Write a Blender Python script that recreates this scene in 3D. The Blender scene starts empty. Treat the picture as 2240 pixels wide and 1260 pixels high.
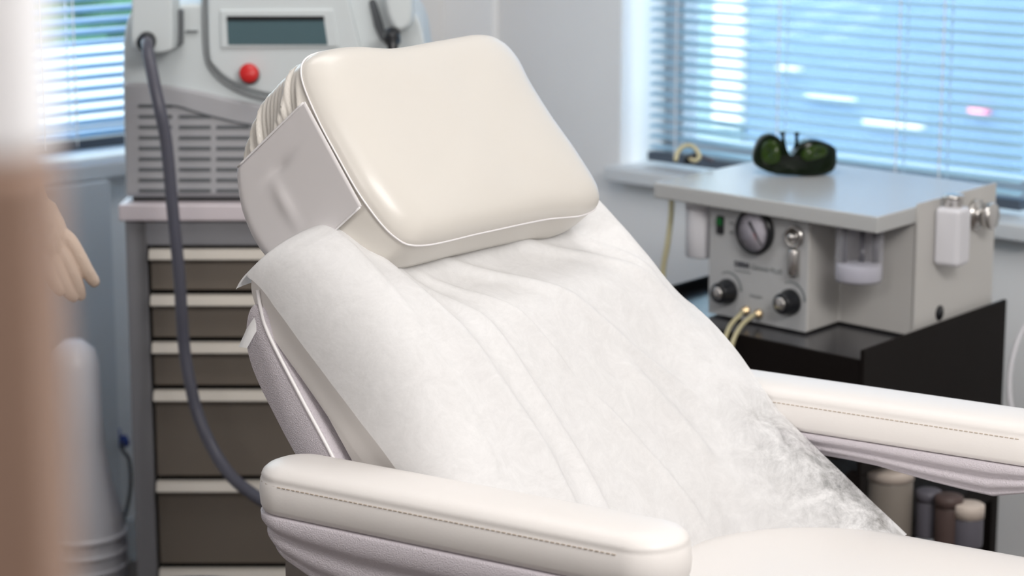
import bpy, bmesh, math, random
from mathutils import Vector, Matrix, noise
random.seed(7)
R = math.radians
SC = bpy.context.scene
COL = SC.collection

# ---------------------------------------------------------------- camera, world, lights, exposure
CZ = 1.5; TH = R(11.5); FPX = 5000.0
cam = bpy.data.cameras.new('camera'); co = bpy.data.objects.new('camera', cam); COL.objects.link(co)
co.location = (0, 0, CZ); co.rotation_euler = (R(90) - TH, 0, 0)
cam.sensor_width = 36; cam.lens = FPX / 2240 * 36; cam.clip_start = 0.05; cam.clip_end = 200
cam.dof.use_dof = True; cam.dof.focus_distance = 2.5; cam.dof.aperture_fstop = 5.6
SC.camera = co

W = bpy.data.worlds.new('world'); SC.world = W; W.use_nodes = True
bgn = W.node_tree.nodes['Background']; bgn.inputs[0].default_value = (0.84, 0.93, 1.0, 1); bgn.inputs[1].default_value = 4.5

def area(name, loc, size, power, color, target):
    l = bpy.data.lights.new(name, 'AREA'); l.shape = 'RECTANGLE'; l.size, l.size_y = size
    l.energy = power; l.color = color
    o = bpy.data.objects.new(name, l); COL.objects.link(o); o.location = loc
    o.rotation_euler = (Vector(target) - Vector(loc)).to_track_quat('-Z', 'Y').to_euler()
    return o
area('unseen_overhead_light', (0.95, 0.75, 2.5), (1.2, 0.6), 42, (1.0, 0.965, 0.935), (0.2, 2.3, 0.85))
area('unseen_overhead_light', (-0.9, -0.4, 2.55), (1.2, 1.2), 34, (1.0, 0.95, 0.92), (-0.3, 2.4, 0.9))  # unseen fill light added behind the camera
area('unseen_overhead_light', (1.6, 0.2, 2.55), (1.2, 0.6), 24, (1.0, 0.96, 0.93), (0.5, 2.6, 0.7))
area('unseen_overhead_light', (-.1, 3.2, 2.55), (1.2, 0.6), 11, (1.0, 0.97, 0.95), (-.1, 3.6, 0))  # unseen extra light added to brighten the walls and the laser unit
SC.view_settings.view_transform = 'Standard'; SC.view_settings.look = 'None'
SC.view_settings.exposure = 0.13; SC.view_settings.gamma = 1.0
SC.view_settings.use_curve_mapping = False
SC.cycles.use_denoising = True
SC.cycles.max_bounces = 8; SC.cycles.transparent_max_bounces = 16
SC.cycles.sample_clamp_indirect = 6

# ---------------------------------------------------------------- helpers
def mat(name, col, rough=0.5, metal=0.0, spec=0.5, bump=0.0, bscale=80.0, var=0.0, vscale=6.0,
        trans=0.0, coat=0.0, sheen=0.0, ior=1.45, sss=0.0, alpha=1.0):
    m = bpy.data.materials.new(name); m.use_nodes = True
    nt = m.node_tree; b = nt.nodes['Principled BSDF']
    b.inputs['Base Color'].default_value = (*col, 1); b.inputs['Roughness'].default_value = rough
    b.inputs['Metallic'].default_value = metal; b.inputs['Specular IOR Level'].default_value = spec
    b.inputs['Transmission Weight'].default_value = trans; b.inputs['Coat Weight'].default_value = coat
    b.inputs['IOR'].default_value = ior; b.inputs['Alpha'].default_value = alpha
    b.inputs['Sheen Weight'].default_value = sheen
    if sss: b.inputs['Subsurface Weight'].default_value = sss; b.inputs['Subsurface Radius'].default_value = (.02, .012, .008)
    tc = nt.nodes.new('ShaderNodeTexCoord')
    n2 = nt.nodes.new('ShaderNodeTexNoise'); n2.inputs['Scale'].default_value = vscale; n2.inputs['Detail'].default_value = 4
    nt.links.new(tc.outputs['Object'], n2.inputs['Vector'])
    mx = nt.nodes.new('ShaderNodeMix'); mx.data_type = 'RGBA'
    v = var if var else 0.015
    mx.inputs[6].default_value = (*[c * (1 - v) for c in col], 1); mx.inputs[7].default_value = (*[min(1, c * (1 + v)) for c in col], 1)
    nt.links.new(n2.outputs['Fac'], mx.inputs[0]); nt.links.new(mx.outputs[2], b.inputs['Base Color'])
    if bump:
        n = nt.nodes.new('ShaderNodeTexNoise'); n.inputs['Scale'].default_value = bscale; n.inputs['Detail'].default_value = 3
        nt.links.new(tc.outputs['Object'], n.inputs['Vector'])
        bp = nt.nodes.new('ShaderNodeBump'); bp.inputs['Strength'].default_value = bump; bp.inputs['Distance'].default_value = 0.002
        nt.links.new(n.outputs['Fac'], bp.inputs['Height']); nt.links.new(bp.outputs[0], b.inputs['Normal'])
    return m

M = dict(
    wall=mat('wall_paint', (.80, .80, .80), .7, bump=.05, bscale=200),
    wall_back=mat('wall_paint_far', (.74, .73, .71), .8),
    ceil=mat('ceiling_paint', (.85, .84, .82), .9),
    floor=mat('floor_vinyl', (.13, .11, .10), .4, var=.15),
    sill=mat('sill_paint', (.62, .64, .66), .45),
    reveal=mat('reveal_paint', (.92, .93, .94), .6),
    frame=mat('window_frame_paint', (.55, .6, .65), .4),
    slat=mat('blind_slat', (.38, .60, .74), .35),
    slat2=mat('blind_slat_blue', (.16, .38, .66), .35),
    cgroove=mat('console_groove', (.30, .32, .33), .6),
    rail=mat('blind_rail', (.07, .09, .12), .4),
    cord=mat('blind_cord', (.85, .87, .9), .7),
    vinyl=mat('white_vinyl', (.83, .80, .775), .42, bump=.06, bscale=350, sss=.0),
    cream=mat('cream_satin_cover', (.70, .67, .62), .34, spec=.45, coat=.08),
    flap=mat('white_cover_flap', (.74, .715, .72), .38),
    shell=mat('textured_plastic', (.66, .615, .66), .5, bump=.8, bscale=700),
    piping=mat('white_piping', (.86, .84, .85), .35),
    stitch=mat('stitch_thread', (.50, .42, .34), .8),
    paperhem=mat('steel', (.45, .45, .46), .3, metal=1),
    steel=mat('brushed_steel', (.62, .60, .58), .25, metal=1),
    brass=mat('brass_fitting', (.65, .5, .3), .3, metal=1),
    mcase=mat('device_case', (.60, .59, .57), .42, bump=.04, bscale=300),
    mlid=mat('device_lid', (.50, .51, .51), .25),
    mpanel=mat('device_panel', (.49, .50, .51), .5),
    black=mat('black_plastic', (.012, .013, .016), .3),
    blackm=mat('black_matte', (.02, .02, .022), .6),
    ink=mat('dark_ink', (.06, .065, .08), .6),
    inkgrey=mat('grey_ink', (.20, .22, .23), .6),
    dial=mat('dial_face', (.50, .48, .54), .5),
    red=mat('red_plastic', (.62, .02, .02), .35),
    green=mat('green_switch', (.0, .12, .02), .3),
    whitep=mat('white_plastic', (.74, .74, .78), .35),
    clear=mat('clear_plastic', (.95, .95, .95), .08, trans=.92, ior=1.15),
    powder=mat('white_powder', (.85, .82, .83), .9),
    tube=mat('yellow_tubing', (.72, .66, .42), .3, trans=.3),
    goggle=mat('green_goggles', (.003, .009, .002), .2, spec=.3),
    glens=mat('green_lens', (.020, .045, .003), .15, spec=.4),
    lcase=mat('laser_case', (.66, .71, .72), .4),
    lcase2=mat('laser_case_lower', (.42, .42, .44), .45),
    lgroove=mat('laser_groove', (.12, .13, .14), .6),
    lscreen=mat('laser_screen', (.09, .15, .17), .18),
    hose=mat('grey_hose', (.085, .085, .11), .38),
    shelf=mat('shelf_edge', (.66, .60, .63), .4),
    cabf=mat('cabinet_frame', (.22, .22, .235), .45),
    drw=mat('drawer_front', (.165, .14, .115), .5),
    pull=mat('drawer_pull', (.60, .56, .50), .3),
    cart=mat('dark_trolley_metal', (.007, .005, .0045), .6, spec=.15),
    carttop=mat('trolley_tray_metal', (.10, .10, .11), .22, metal=.7),
    brown=mat('tan_panel', (.27, .175, .13), .5, var=.08),
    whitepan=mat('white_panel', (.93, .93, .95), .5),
    glove=mat('latex_glove', (.66, .52, .42), .5, bump=.5, bscale=160, sss=.0),
    cloth=mat('uniform_cloth', (.55, .58, .66), .85),
    skin=mat('skin', (.60, .38, .28), .5),
    hair=mat('dark_hair', (.04, .025, .02), .6),
    blue=mat('blue_plastic', (.01, .04, .26), .4),
    navy=mat('navy_vinyl', (.05, .07, .12), .35),
    outwall=mat('outside_render_wall', (.19, .29, .42), .9),
    outwall2=mat('outside_pale_wall', (.26, .38, .42), .9),
    hedge=mat('hedge_leaves', (.07, .18, .09), .9, var=.5, vscale=3),
    ground=mat('outside_paving', (.55, .58, .60), .9),
    pink=mat('pink_paint', (.9, .35, .45), .6),
    jarlid=mat('jar_lid', (.60, .52, .46), .5),
    jar=mat('frosted_jar', (.26, .23, .20), .45),
    greyjar=mat('grey_bottle', (.12, .115, .14), .5),
    brownjar=mat('brown_bottle', (.09, .06, .055), .5),
)
def glass_mat():
    m = bpy.data.materials.new('window_glass'); m.use_nodes = True; nt = m.node_tree
    for n in list(nt.nodes): nt.nodes.remove(n)
    o = nt.nodes.new('ShaderNodeOutputMaterial'); t = nt.nodes.new('ShaderNodeBsdfTransparent'); g = nt.nodes.new('ShaderNodeBsdfGlossy')
    g.inputs['Roughness'].default_value = .02; x = nt.nodes.new('ShaderNodeMixShader'); x.inputs[0].default_value = .06
    t.inputs[0].default_value = (.93, .97, .98, 1)
    nt.links.new(t.outputs[0], x.inputs[1]); nt.links.new(g.outputs[0], x.inputs[2]); nt.links.new(x.outputs[0], o.inputs[0]); return m
M['glass'] = glass_mat()
def beaker_mat():
    m = bpy.data.materials.new('clear_beaker'); m.use_nodes = True; nt = m.node_tree
    for n in list(nt.nodes): nt.nodes.remove(n)
    o = nt.nodes.new('ShaderNodeOutputMaterial'); t = nt.nodes.new('ShaderNodeBsdfTransparent')
    b = nt.nodes.new('ShaderNodeBsdfPrincipled'); b.inputs['Base Color'].default_value = (.7, .7, .74, 1); b.inputs['Roughness'].default_value = .1
    t.inputs[0].default_value = (.86, .86, .9, 1)
    l = nt.nodes.new('ShaderNodeLayerWeight'); l.inputs[0].default_value = .35
    mr = nt.nodes.new('ShaderNodeMapRange'); mr.inputs[3].default_value = .08; mr.inputs[4].default_value = .7
    x = nt.nodes.new('ShaderNodeMixShader'); nt.links.new(l.outputs['Facing'], mr.inputs[0]); nt.links.new(mr.outputs[0], x.inputs[0])
    nt.links.new(t.outputs[0], x.inputs[1]); nt.links.new(b.outputs[0], x.inputs[2]); nt.links.new(x.outputs[0], o.inputs[0]); return m
M['beaker'] = beaker_mat()
def paper_mat():
    m = bpy.data.materials.new('nonwoven_paper'); m.use_nodes = True; nt = m.node_tree
    for n in list(nt.nodes): nt.nodes.remove(n)
    N = nt.nodes.new; Lk = nt.links.new
    o = N('ShaderNodeOutputMaterial'); d = N('ShaderNodeBsdfDiffuse'); tl = N('ShaderNodeBsdfTranslucent'); tp = N('ShaderNodeBsdfTransparent')
    d.inputs[0].default_value = (.90, .90, .905, 1); tl.inputs[0].default_value = (.9, .9, .9, 1)
    tc = N('ShaderNodeTexCoord'); n = N('ShaderNodeTexNoise'); n.inputs['Scale'].default_value = 30; n.inputs['Detail'].default_value = 10; n.inputs['Roughness'].default_value = .8
    n.inputs['Distortion'].default_value = .5
    Lk(tc.outputs['Object'], n.inputs['Vector'])
    mr = N('ShaderNodeMapRange'); mr.inputs[1].default_value = .38; mr.inputs[2].default_value = .66; mr.inputs[3].default_value = .0; mr.inputs[4].default_value = 1.0
    at = N('ShaderNodeAttribute'); at.attribute_name = 'thin'
    ml = N('ShaderNodeMath'); ml.operation = 'MULTIPLY'; Lk(mr.outputs[0], ml.inputs[0]); Lk(at.outputs['Fac'], ml.inputs[1])
    ad = N('ShaderNodeMath'); ad.operation = 'MULTIPLY_ADD'; Lk(mr.outputs[0], ad.inputs[0]); ad.inputs[1].default_value = .12; Lk(ml.outputs[0], ad.inputs[2])
    Lk(n.outputs['Fac'], mr.inputs[0])
    x1 = N('ShaderNodeMixShader'); x1.inputs[0].default_value = .22; Lk(d.outputs[0], x1.inputs[1]); Lk(tl.outputs[0], x1.inputs[2])
    x2 = N('ShaderNodeMixShader'); Lk(ad.outputs[0], x2.inputs[0]); Lk(x1.outputs[0], x2.inputs[1]); Lk(tp.outputs[0], x2.inputs[2])
    n3 = N('ShaderNodeTexNoise'); n3.inputs['Scale'].default_value = 260; n3.inputs['Detail'].default_value = 4; Lk(tc.outputs['Object'], n3.inputs['Vector'])
    bp = N('ShaderNodeBump'); bp.inputs['Strength'].default_value = .25; bp.inputs['Distance'].default_value = .0008
    Lk(n3.outputs['Fac'], bp.inputs['Height']); Lk(bp.outputs[0], d.inputs['Normal'])
    Lk(x2.outputs[0], o.inputs[0]); return m
M['paper'] = paper_mat()

def tag(o, label=None, cat=None, group=None, kind=None):
    if label: o['label'] = label
    if cat: o['category'] = cat
    if group: o['group'] = group
    if kind: o['kind'] = kind
    return o
def thing(name, loc, label, cat, group=None, rz=0):
    o = bpy.data.objects.new(name, None); COL.objects.link(o); o.empty_display_size = .1
    o.location = loc; o.rotation_euler = (0, 0, rz)
    return tag(o, label, cat, group)
def wm(o):
    m = Matrix.LocRotScale(o.location, o.rotation_euler, o.scale)
    return wm(o.parent) @ m if o.parent else m
def mesh(name, vs, fs, m, parent=None, smooth=False, world=True):
    """vertices in world coordinates -> object whose origin is at its own middle base, parented"""
    me = bpy.data.meshes.new(name); o = bpy.data.objects.new(name, me); COL.objects.link(o)
    vs = [Vector(v) for v in vs]
    if parent is not None:
        inv = wm(parent).inverted(); vs = [inv @ v for v in vs]; o.parent = parent
    xs = [v.x for v in vs]; ys = [v.y for v in vs]; zs = [v.z for v in vs]
    c = Vector(((min(xs) + max(xs)) / 2, (min(ys) + max(ys)) / 2, min(zs)))
    me.from_pydata([v - c for v in vs], [], fs); o.location = c
    me.materials.append(m)
    bm = bmesh.new(); bm.from_mesh(me); bmesh.ops.remove_doubles(bm, verts=bm.verts, dist=1e-6)
    bmesh.ops.recalc_face_normals(bm, faces=bm.faces); bm.to_mesh(me); bm.free()
    if smooth:
        for p in me.polygons: p.use_smooth = True
    return o
def bev(o, w=.003, seg=3, ang=40):
    b = o.modifiers.new('bevel', 'BEVEL'); b.width = w; b.segments = seg; b.limit_method = 'ANGLE'; b.angle_limit = R(ang)
    for p in o.data.polygons: p.use_smooth = True
    n = o.modifiers.new('wn', 'WEIGHTED_NORMAL'); n.keep_sharp = True
    return o
class G:
    """geometry collector, world coordinates"""
    def __init__(s): s.v = []; s.f = []
    def add(s, v, f): k = len(s.v); s.v += [tuple(a) for a in v]; s.f += [[i + k for i in q] for q in f]; return s
    def box(s, fr, x0, x1, y0, y1, z0, z1):
        c = [fr(x, y, z) for x in (x0, x1) for y in (y0, y1) for z in (z0, z1)]
        return s.add(c, [(0, 1, 3, 2), (4, 6, 7, 5), (0, 4, 5, 1), (2, 3, 7, 6), (0, 2, 6, 4), (1, 5, 7, 3)])
    def tube(s, pts, r, n=10, cap=True):
        pts = [Vector(p) for p in pts]; rs = r if isinstance(r, (list, tuple)) else [r] * len(pts)
        rings = []; up = None
        for i, p in enumerate(pts):
            d = (pts[min(i + 1, len(pts) - 1)] - pts[max(i - 1, 0)]).normalized()
            if up is None: up = d.orthogonal().normalized()
            up = (up - d * up.dot(d)).normalized(); w = d.cross(up)
            rings.append([p + (up * math.cos(a) + w * math.sin(a)) * rs[i] for a in (2 * math.pi * k / n for k in range(n))])
        return s.loft(rings, cap)
    def loft(s, rings, cap=True, close=True):
        n = len(rings[0]); v = [p for q in rings for p in q]; f = []
        for i in range(len(rings) - 1):
            for k in range(n if close else n - 1):
                k2 = (k + 1) % n; f.append((i * n + k, i * n + k2, (i + 1) * n + k2, (i + 1) * n + k))
        if cap: f.append(tuple(range(n - 1, -1, -1))); f.append(tuple(range((len(rings) - 1) * n, len(rings) * n)))
        return s.add(v, f)
    def lathe(s, c, axis, prof, n=32):
        c = Vector(c); ax = Vector(axis).normalized(); u = ax.orthogonal().normalized(); w = ax.cross(u)
        return s.loft([[c + ax * h + (u * math.cos(2 * math.pi * k / n) + w * math.sin(2 * math.pi * k / n)) * max(r, 1e-4) for k in range(n)] for r, h in prof])
    def prism(s, poly, y0, y1, fr):
        n = len(poly); v = [fr(a, y0, b) for a, b in poly] + [fr(a, y1, b) for a, b in poly]
        f = [tuple(range(n)), tuple(range(2 * n - 1, n - 1, -1))] + [(i, i + n, (i + 1) % n + n, (i + 1) % n) for i in range(n)]
        return s.add(v, f)
    def build(s, name, m, parent=None, smooth=False): return mesh(name, s.v, s.f, m, parent, smooth)
ID = lambda x, y, z: Vector((x, y, z))
def frame(o, a, b):
    o = Vector(o); a = Vector(a); b = Vector(b)
    return lambda x, y, z: Vector((o.x + a.x * x + b.x * y, o.y + a.y * x + b.y * y, z))
def ray(u, v):
    a, b = u - 1120, v - 630
    return Vector((a, FPX * math.cos(TH) - b * math.sin(TH), -(FPX * math.sin(TH) + b * math.cos(TH)))) / FPX
C0 = Vector((0, 0, CZ))
def aty(u, v, y): r = ray(u, v); return C0 + r * (y / r.y)
def atz(u, v, z): r = ray(u, v); return C0 + r * ((z - CZ) / r.z)
def catmull(P, n=8, closed=False):
    P = [Vector(p) for p in P]; out = []; N = len(P)
    for i in range(N if closed else N - 1):
        g = (lambda k: P[k % N]) if closed else (lambda k: P[max(0, min(N - 1, k))])
        a, b, c, d = g(i - 1), g(i), g(i + 1), g(i + 2)
        for j in range(n):
            t = j / n
            out.append(.5 * ((2 * b) + (c - a) * t + (2 * a - 5 * b + 4 * c - d) * t * t + (3 * b - a - 3 * c + d) * t ** 3))
    if not closed: out.append(P[-1])
    return out
def interp(xs, ys, x):
    if x <= xs[0]: return ys[0]
    for i in range(len(xs) - 1):
        if x <= xs[i + 1]: t = (x - xs[i]) / (xs[i + 1] - xs[i]); return ys[i] * (1 - t) + ys[i + 1] * t
    return ys[-1]
def sm(a, b, x): t = max(0, min(1, (x - a) / (b - a))); return t * t * (3 - 2 * t)

# ---------------------------------------------------------------- the room (walls at 45 degrees to the view)
Cn = Vector((-.141, 5.2, 0)); q = math.sqrt(.5)
RM = frame(Cn, (q, -q, 0), (-q, -q, 0))       # x runs along the right wall, y along the left wall, room is +x +y
SIZE = 6.4; HC = 2.65
def st(o): o['kind'] = 'structure'; return o
st(G().box(RM, -.2, SIZE + .2, -.2, SIZE + .2, -.1, 0).build('floor', M['floor']))
st(G().box(RM, -.2, SIZE + .2, -.2, SIZE + .2, HC, HC + .1).build('ceiling', M['ceil']))
RW = (.528, 1.56, .785, 2.15)                  # right window opening: along, along, sill, head
LW = (.60, 1.62, .84, 2.15)
g = G()
g.box(RM, -.2, RW[0], -.2, 0, 0, HC).box(RM, RW[1], SIZE + .2, -.2, 0, 0, HC).box(RM, RW[0], RW[1], -.2, 0, 0, RW[2]).box(RM, RW[0], RW[1], -.2, 0, RW[3], HC)
st(g.build('wall_right', M['wall']))
g = G()
g.box(RM, -.2, 0, 0, LW[0], 0, HC).box(RM, -.2, 0, LW[1], SIZE + .2, 0, HC).box(RM, -.2, 0, LW[0], LW[1], 0, LW[2]).box(RM, -.2, 0, LW[0], LW[1], LW[3], HC)
st(g.build('wall_left', M['wall']))
st(G().box(RM, SIZE, SIZE + .2, 0, SIZE, 0, HC).build('wall_rear', M['wall_back']))
st(G().box(RM, 0, SIZE, SIZE, SIZE + .2, 0, HC).build('wall_side', M['wall_back']))
st(G().box(RM, 0, .155, 0, .018, 0, HC).build('trim_1', M['reveal']))
st(G().box(RM, .02, SIZE, 0.001, .015, 0, .09).build('baseboard_right', M['sill']))
st(G().box(RM, 0.001, .015, .02, SIZE, 0, .09).build('baseboard_left', M['sill']))

def window(idx, sw, op):
    a0, a1, z0, z1 = op
    fr = RM if not sw else (lambda x, y, z: RM(y, x, z))
    w = thing('window_%d' % idx, fr((a0 + a1) / 2, -.1, z0), None, None); w['kind'] = 'structure'
    g = G()
    for (x0, x1, b0, b1) in ((a0, a0 + .05, z0, z1), (a1 - .05, a1, z0, z1), (a0, a1, z0, z0 + .05), (a0, a1, z1 - .05, z1)):
        g.box(fr, x0, x1, -.19, -.14, b0, b1)
    bev(g.build('window_frame', M['frame'], w), .003, 2)
    G().box(fr, a0 + .05, a1 - .05, -.167, -.163, z0 + .05, z1 - .05).build('window_pane', M['glass'], w)
    g = G()
    g.box(fr, a0 - .004, a0 + .002, -.14, .003, z0, z1).box(fr, a1 - .002, a1 + .004, -.14, .003, z0, z1).box(fr, a0, a1, -.14, .003, z1 - .002, z1 + .004)
    g.build('window_reveal', M['reveal'], w)
    bev(G().box(fr, a0 - .01, a1 + .01, -.14, .045, z0 - .03, z0 + .002).build('window_sill', M['sill'], w), .005, 3)
    return fr
fr1 = window(1, False, RW)
fr2 = window(2, True, LW)

def blind(fr, a0, a1, zb, zt, yy, pitch, tilt, cords, label, slatm):
    b = thing('venetian_blind', fr((a0 + a1) / 2, yy, zb), label, 'blind')
    g = G(); z = zb + .022; n = 0; hw = .0125
    while z < zt - .03:
        sag = 0.0007 * math.sin(n * 1.7)
        rings = []
        for x in (a0, a1):
            top = []; bot = []
            for k in range(7):
                s = -1 + 2 * k / 6
                d = hw * s; c = .0022 * (1 - s * s)
                yy2 = d * math.cos(tilt) - c * math.sin(tilt); zz = d * math.sin(tilt) + c * math.cos(tilt)
                top.append(fr(x, yy + yy2, z + zz + sag)); bot.append(fr(x, yy + yy2, z + zz + sag - .0007))
            rings.append(top + bot[::-1])
        g.loft(rings); z += pitch; n += 1
    g.build('slats', slatm, b, True)
    bev(G().box(fr, a0 - .003, a1 + .003, yy - .013, yy + .013, zb - .008, zb + .012).build('bottom_rail', M['rail'], b), .003, 2)
    bev(G().box(fr, a0, a1, yy - .014, yy + .014, zt - .03, zt).build('head_rail', M['whitep'], b), .003, 2)
    for c in cords:
        g = G()
        for dy in (-.0135, .0135): g.tube([fr(c, yy + dy, zb), fr(c, yy + dy, zt)], .0016, 6)
        g.build('ladder_cord', M['cord'], b)
    return b
blind(fr1, .585, 1.497, RW[2] + .022, RW[3], -.035, .0224, R(-12), (.66, .93, 1.22, 1.32),
      'pale blue venetian blind over the right window behind the skin treatment device', M['slat'])
blind(fr2, LW[0] + .012, LW[1] - .012, LW[2] + .03, LW[3], -.035, .0224, R(-22), (.75, 1.0, 1.08, 1.45),
      'blue venetian blind over the left window beside the laser unit', M['slat2'])

# ---------------------------------------------------------------- outdoors
st(G().box(RM, -30, 40, -40, -.25, -.6, -.5).build('ground', M['ground']))
def house(name, fr, x0, x1, y0, y1, z1, m, label, strips):
    h = thing(name, fr((x0 + x1) / 2, (y0 + y1) / 2, -.5), label, 'building')
    G().box(fr, x0, x1, y0, y1, -.5, z1).build('wall', m, h)
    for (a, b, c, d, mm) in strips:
        G().box(fr, a, b, y1 - .01, y1 + .04, c, d).build('facade_strip', mm, h)  # flat facade strips, the white ones painting bright spots
    return h
house('building', RM, -4.0, -2.0, -6.5, -3.5, 4.5, M['outwall2'], 'pale rendered building with a white strip standing for a bright gap, outside the right window, at its left', [(-2.12, -1.99, .31, 2.4, M['whitepan'])])  # white panel painted in for the bright gap between the buildings
house('building', RM, -1.98, 9, -7.0, -3.5, 4.5, M['outwall'], 'blue rendered building filling most of the view outside the right window', [(-1.66, -1.44, .455, .467, M['whitepan']), (-1.38, -1.12, .385, .397, M['whitepan']), (-1.80, -1.70, .56, .57, M['whitepan']), (-.91, -.84, .46, .49, M['pink'])])  # white strips are highlights painted onto the facade
def hedge(x0, x1, y0, y1, z1):
    g = G(); rnd = random.Random(3)
    for i in range(700):
        c = RM(rnd.uniform(x0, x1), rnd.uniform(y0, y1), rnd.uniform(-.5, z1)); r = rnd.uniform(.10, .30)
        ring = []
        for a in range(3): 
            ang = rnd.uniform(0, 6.28)
            g.add([c, c + Vector((math.cos(ang) * r, math.sin(ang) * r, rnd.uniform(-r, r))), c + Vector((math.cos(ang + .9) * r, math.sin(ang + .9) * r, rnd.uniform(-r, r)))], [(0, 1, 2)])
        g.lathe(c, (rnd.uniform(-1, 1), rnd.uniform(-1, 1), 1), [(0, -r), (r * .7, -r * .6), (r, 0), (r * .6, r * .7), (0, r)], 7)
    o = g.build('hedge', M['hedge']); return tag(o, 'green hedge growing outside the left window', 'hedge', kind=None)
lw_ = G().box(RM, -4.1, -3.85, -3.2, 3, -.5, .60).build('garden_wall', M['ceil']); tag(lw_, 'low pale garden wall outside the left window in front of the hedge', 'wall')
hedge(-5.8, -4.7, -3.2, 1.5, 1.9)

# ---------------------------------------------------------------- treatment chair
FV = Vector((.837, -.547, 0)); LV = Vector((.547, .837, 0))
def ch(F, l, z): return FV * F + LV * l + Vector((0, 0, z))
LC = 2.16
chair = thing('treatment_chair', ch(-1.15, LC, 0), 'white upholstered treatment chair with raised headrest and two padded armrests', 'chair', rz=math.atan2(-.547, .837))

def curve_of(pts, n=60):
    c = catmull([(a, b, 0) for a, b in pts], 12); L = [0]
    for i in range(1, len(c)): L.append(L[-1] + (c[i] - c[i - 1]).length)
    S = L[-1]
    def at(s):
        s0 = max(0, min(S, s)); i = 0
        lo, hi = 0, len(L) - 1
        while hi - lo > 1:
            m = (lo + hi) // 2
            if L[m] <= s0: lo = m
            else: hi = m
        t = (s0 - L[lo]) / max(1e-9, L[hi] - L[lo]); p = c[lo].lerp(c[hi], t)
        j0 = max(0, lo - 4); j1 = min(len(c) - 1, hi + 4); d = (c[j1] - c[j0]).normalized()
        p = p + d * (s - s0)
        n_ = Vector((-d.y, d.x, 0))
        if n_.x < 0: n_ = -n_
        return p, n_
    return at, S
def spow(x, p): return math.copysign(abs(x) ** p, x)
def slab_point(at, S, h, a, b, e, off=0):
    """a: -1 top end .. 1 bottom end, b: -1 back .. 1 face"""
    p, n_ = at(S / 2 + a * (S / 2 - (.45 * e if b > 0 else .12 * e) + off)); return p + n_ * (b * (h - (e if b > 0 else .12 * e) + off))
def slab(at, S, h, hw, r, lc, nphi=160, n=5.0, wfun=None, ny=10):
    rings = []
    es = [(-hw + r - r * math.sin(R(90 * k / ny)), r - r * math.cos(R(90 * k / ny))) for k in range(ny, -1, -1)]
    ys = es + [(y_, 0) for y_ in [(-hw + r) + (2 * hw - 2 * r) * k / 30 for k in range(1, 30)]] + [(-y_, e_) for y_, e_ in es[::-1]]
    for y, e in ys:
        ring = []
        for k in range(nphi):
            ph = 2 * math.pi * k / nphi
            a = spow(math.cos(ph), 2 / n); b = spow(math.sin(ph), 2 / n)
            p = slab_point(at, S, h, a, b, e); w = wfun((a + 1) / 2, y) if wfun else 1
            a_, b_ = press(p.x, lc + y * w, p.y) if wfun else (p.x, p.y)
            ring.append(ch(a_, lc + y * w, b_))
        rings.append(ring)
    return G().loft(rings)
MED = [(-1.540, 1.048), (-1.505, 1.008), (-1.45, .955), (-1.40, .90), (-1.365, .845), (-1.325, .78), (-1.285, .71), (-1.26, .65)]
bat, BS = curve_of(MED); BH = .068; BHW = .283; BR = .05
def press(F, l, z):
    k = sm(.96, 1.03, z) * sm(-.25, -.12, l - LC) * sm(.275, .20, l - LC)
    return F - .030 * k, z - .026 * k
def waist(t, y): return 1 - (.20 if y > 0 else .01) * sm(.40, .95, t)
cush = slab(bat, BS, BH, BHW, BR, LC, wfun=waist).build('backrest', M['vinyl'], chair, True)
tag(cush, 'white vinyl backrest cushion')
sat, sS = curve_of([(-1.553, .990), (-1.547, .937), (-1.507, .875), (-1.474, .83), (-1.40, .73), (-1.34, .64)])
sh = slab(sat, sS, .026, BHW + .004, .014, LC, n=3.0)
shell = sh.build('backrest_shell', M['shell'], chair, True); tag(shell, 'pale textured plastic shell behind the backrest')
def rim(pts, l, name, m, r, par):
    G().tube([ch(a, l, b) for a, b in [(p.x, p.y) for p in catmull([(a, b, 0) for a, b in pts], 10)]], r, 8).build(name, m, par, True)
rim([(-1.553, 1.006), (-1.549, .985), (-1.538, .957), (-1.498, .897), (-1.452, .831), (-1.41, .76)], LC - BHW - .003, 'piping', M['piping'], .0022, shell)
rim([(-1.375, .86), (-1.365, .835), (-1.357, .818), (-1.35, .80)], LC - BHW * .985 + .001, 'stitching', M['stitch'], .0009, cush)

# seat and base
def plan_loft(F0, F1, l0, l1, levels, rad, n=14, cz=None, rads=None):
    """rounded rectangle in plan, levels = (inset, z or function of F)"""
    rings = []
    for ins, z in levels:
        ring = []; r0 = max(.004, rad - ins)
        for ci, (cx, cy, a0) in enumerate(((F1 - ins, l1 - ins, 0), (F0 + ins, l1 - ins, 90), (F0 + ins, l0 + ins, 180), (F1 - ins, l0 + ins, 270))):
            r = max(.004, (rads[ci] if rads else rad) - ins)
            sx = 1 if ci in (0, 3) else -1; sy = 1 if ci in (0, 1) else -1
            corner = [(cx - sx * r + r * math.cos(R(a0 + 90 * k / n)), cy - sy * r + r * math.sin(R(a0 + 90 * k / n))) for k in range(n + 1)]
            if ring:
                a = ring[-1]; b = corner[0]
                for k in range(1, 12): ring.append((a[0] + (b[0] - a[0]) * k / 12, a[1] + (b[1] - a[1]) * k / 12))
            ring += corner
        a = ring[-1]; b = ring[0]
        for k in range(1, 12): ring.append((a[0] + (b[0] - a[0]) * k / 12, a[1] + (b[1] - a[1]) * k / 12))
        rings.append([ch(x, y, z(x) if callable(z) else z) for x, y in ring])
    return G().loft(rings)
seat_levels = [(.03, .545), (.006, .555), (0, .575), (0, .64), (.004, .660), (.014, .676), (.03, .687), (.06, .695), (.10, .699), (.15, .701)]
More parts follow.
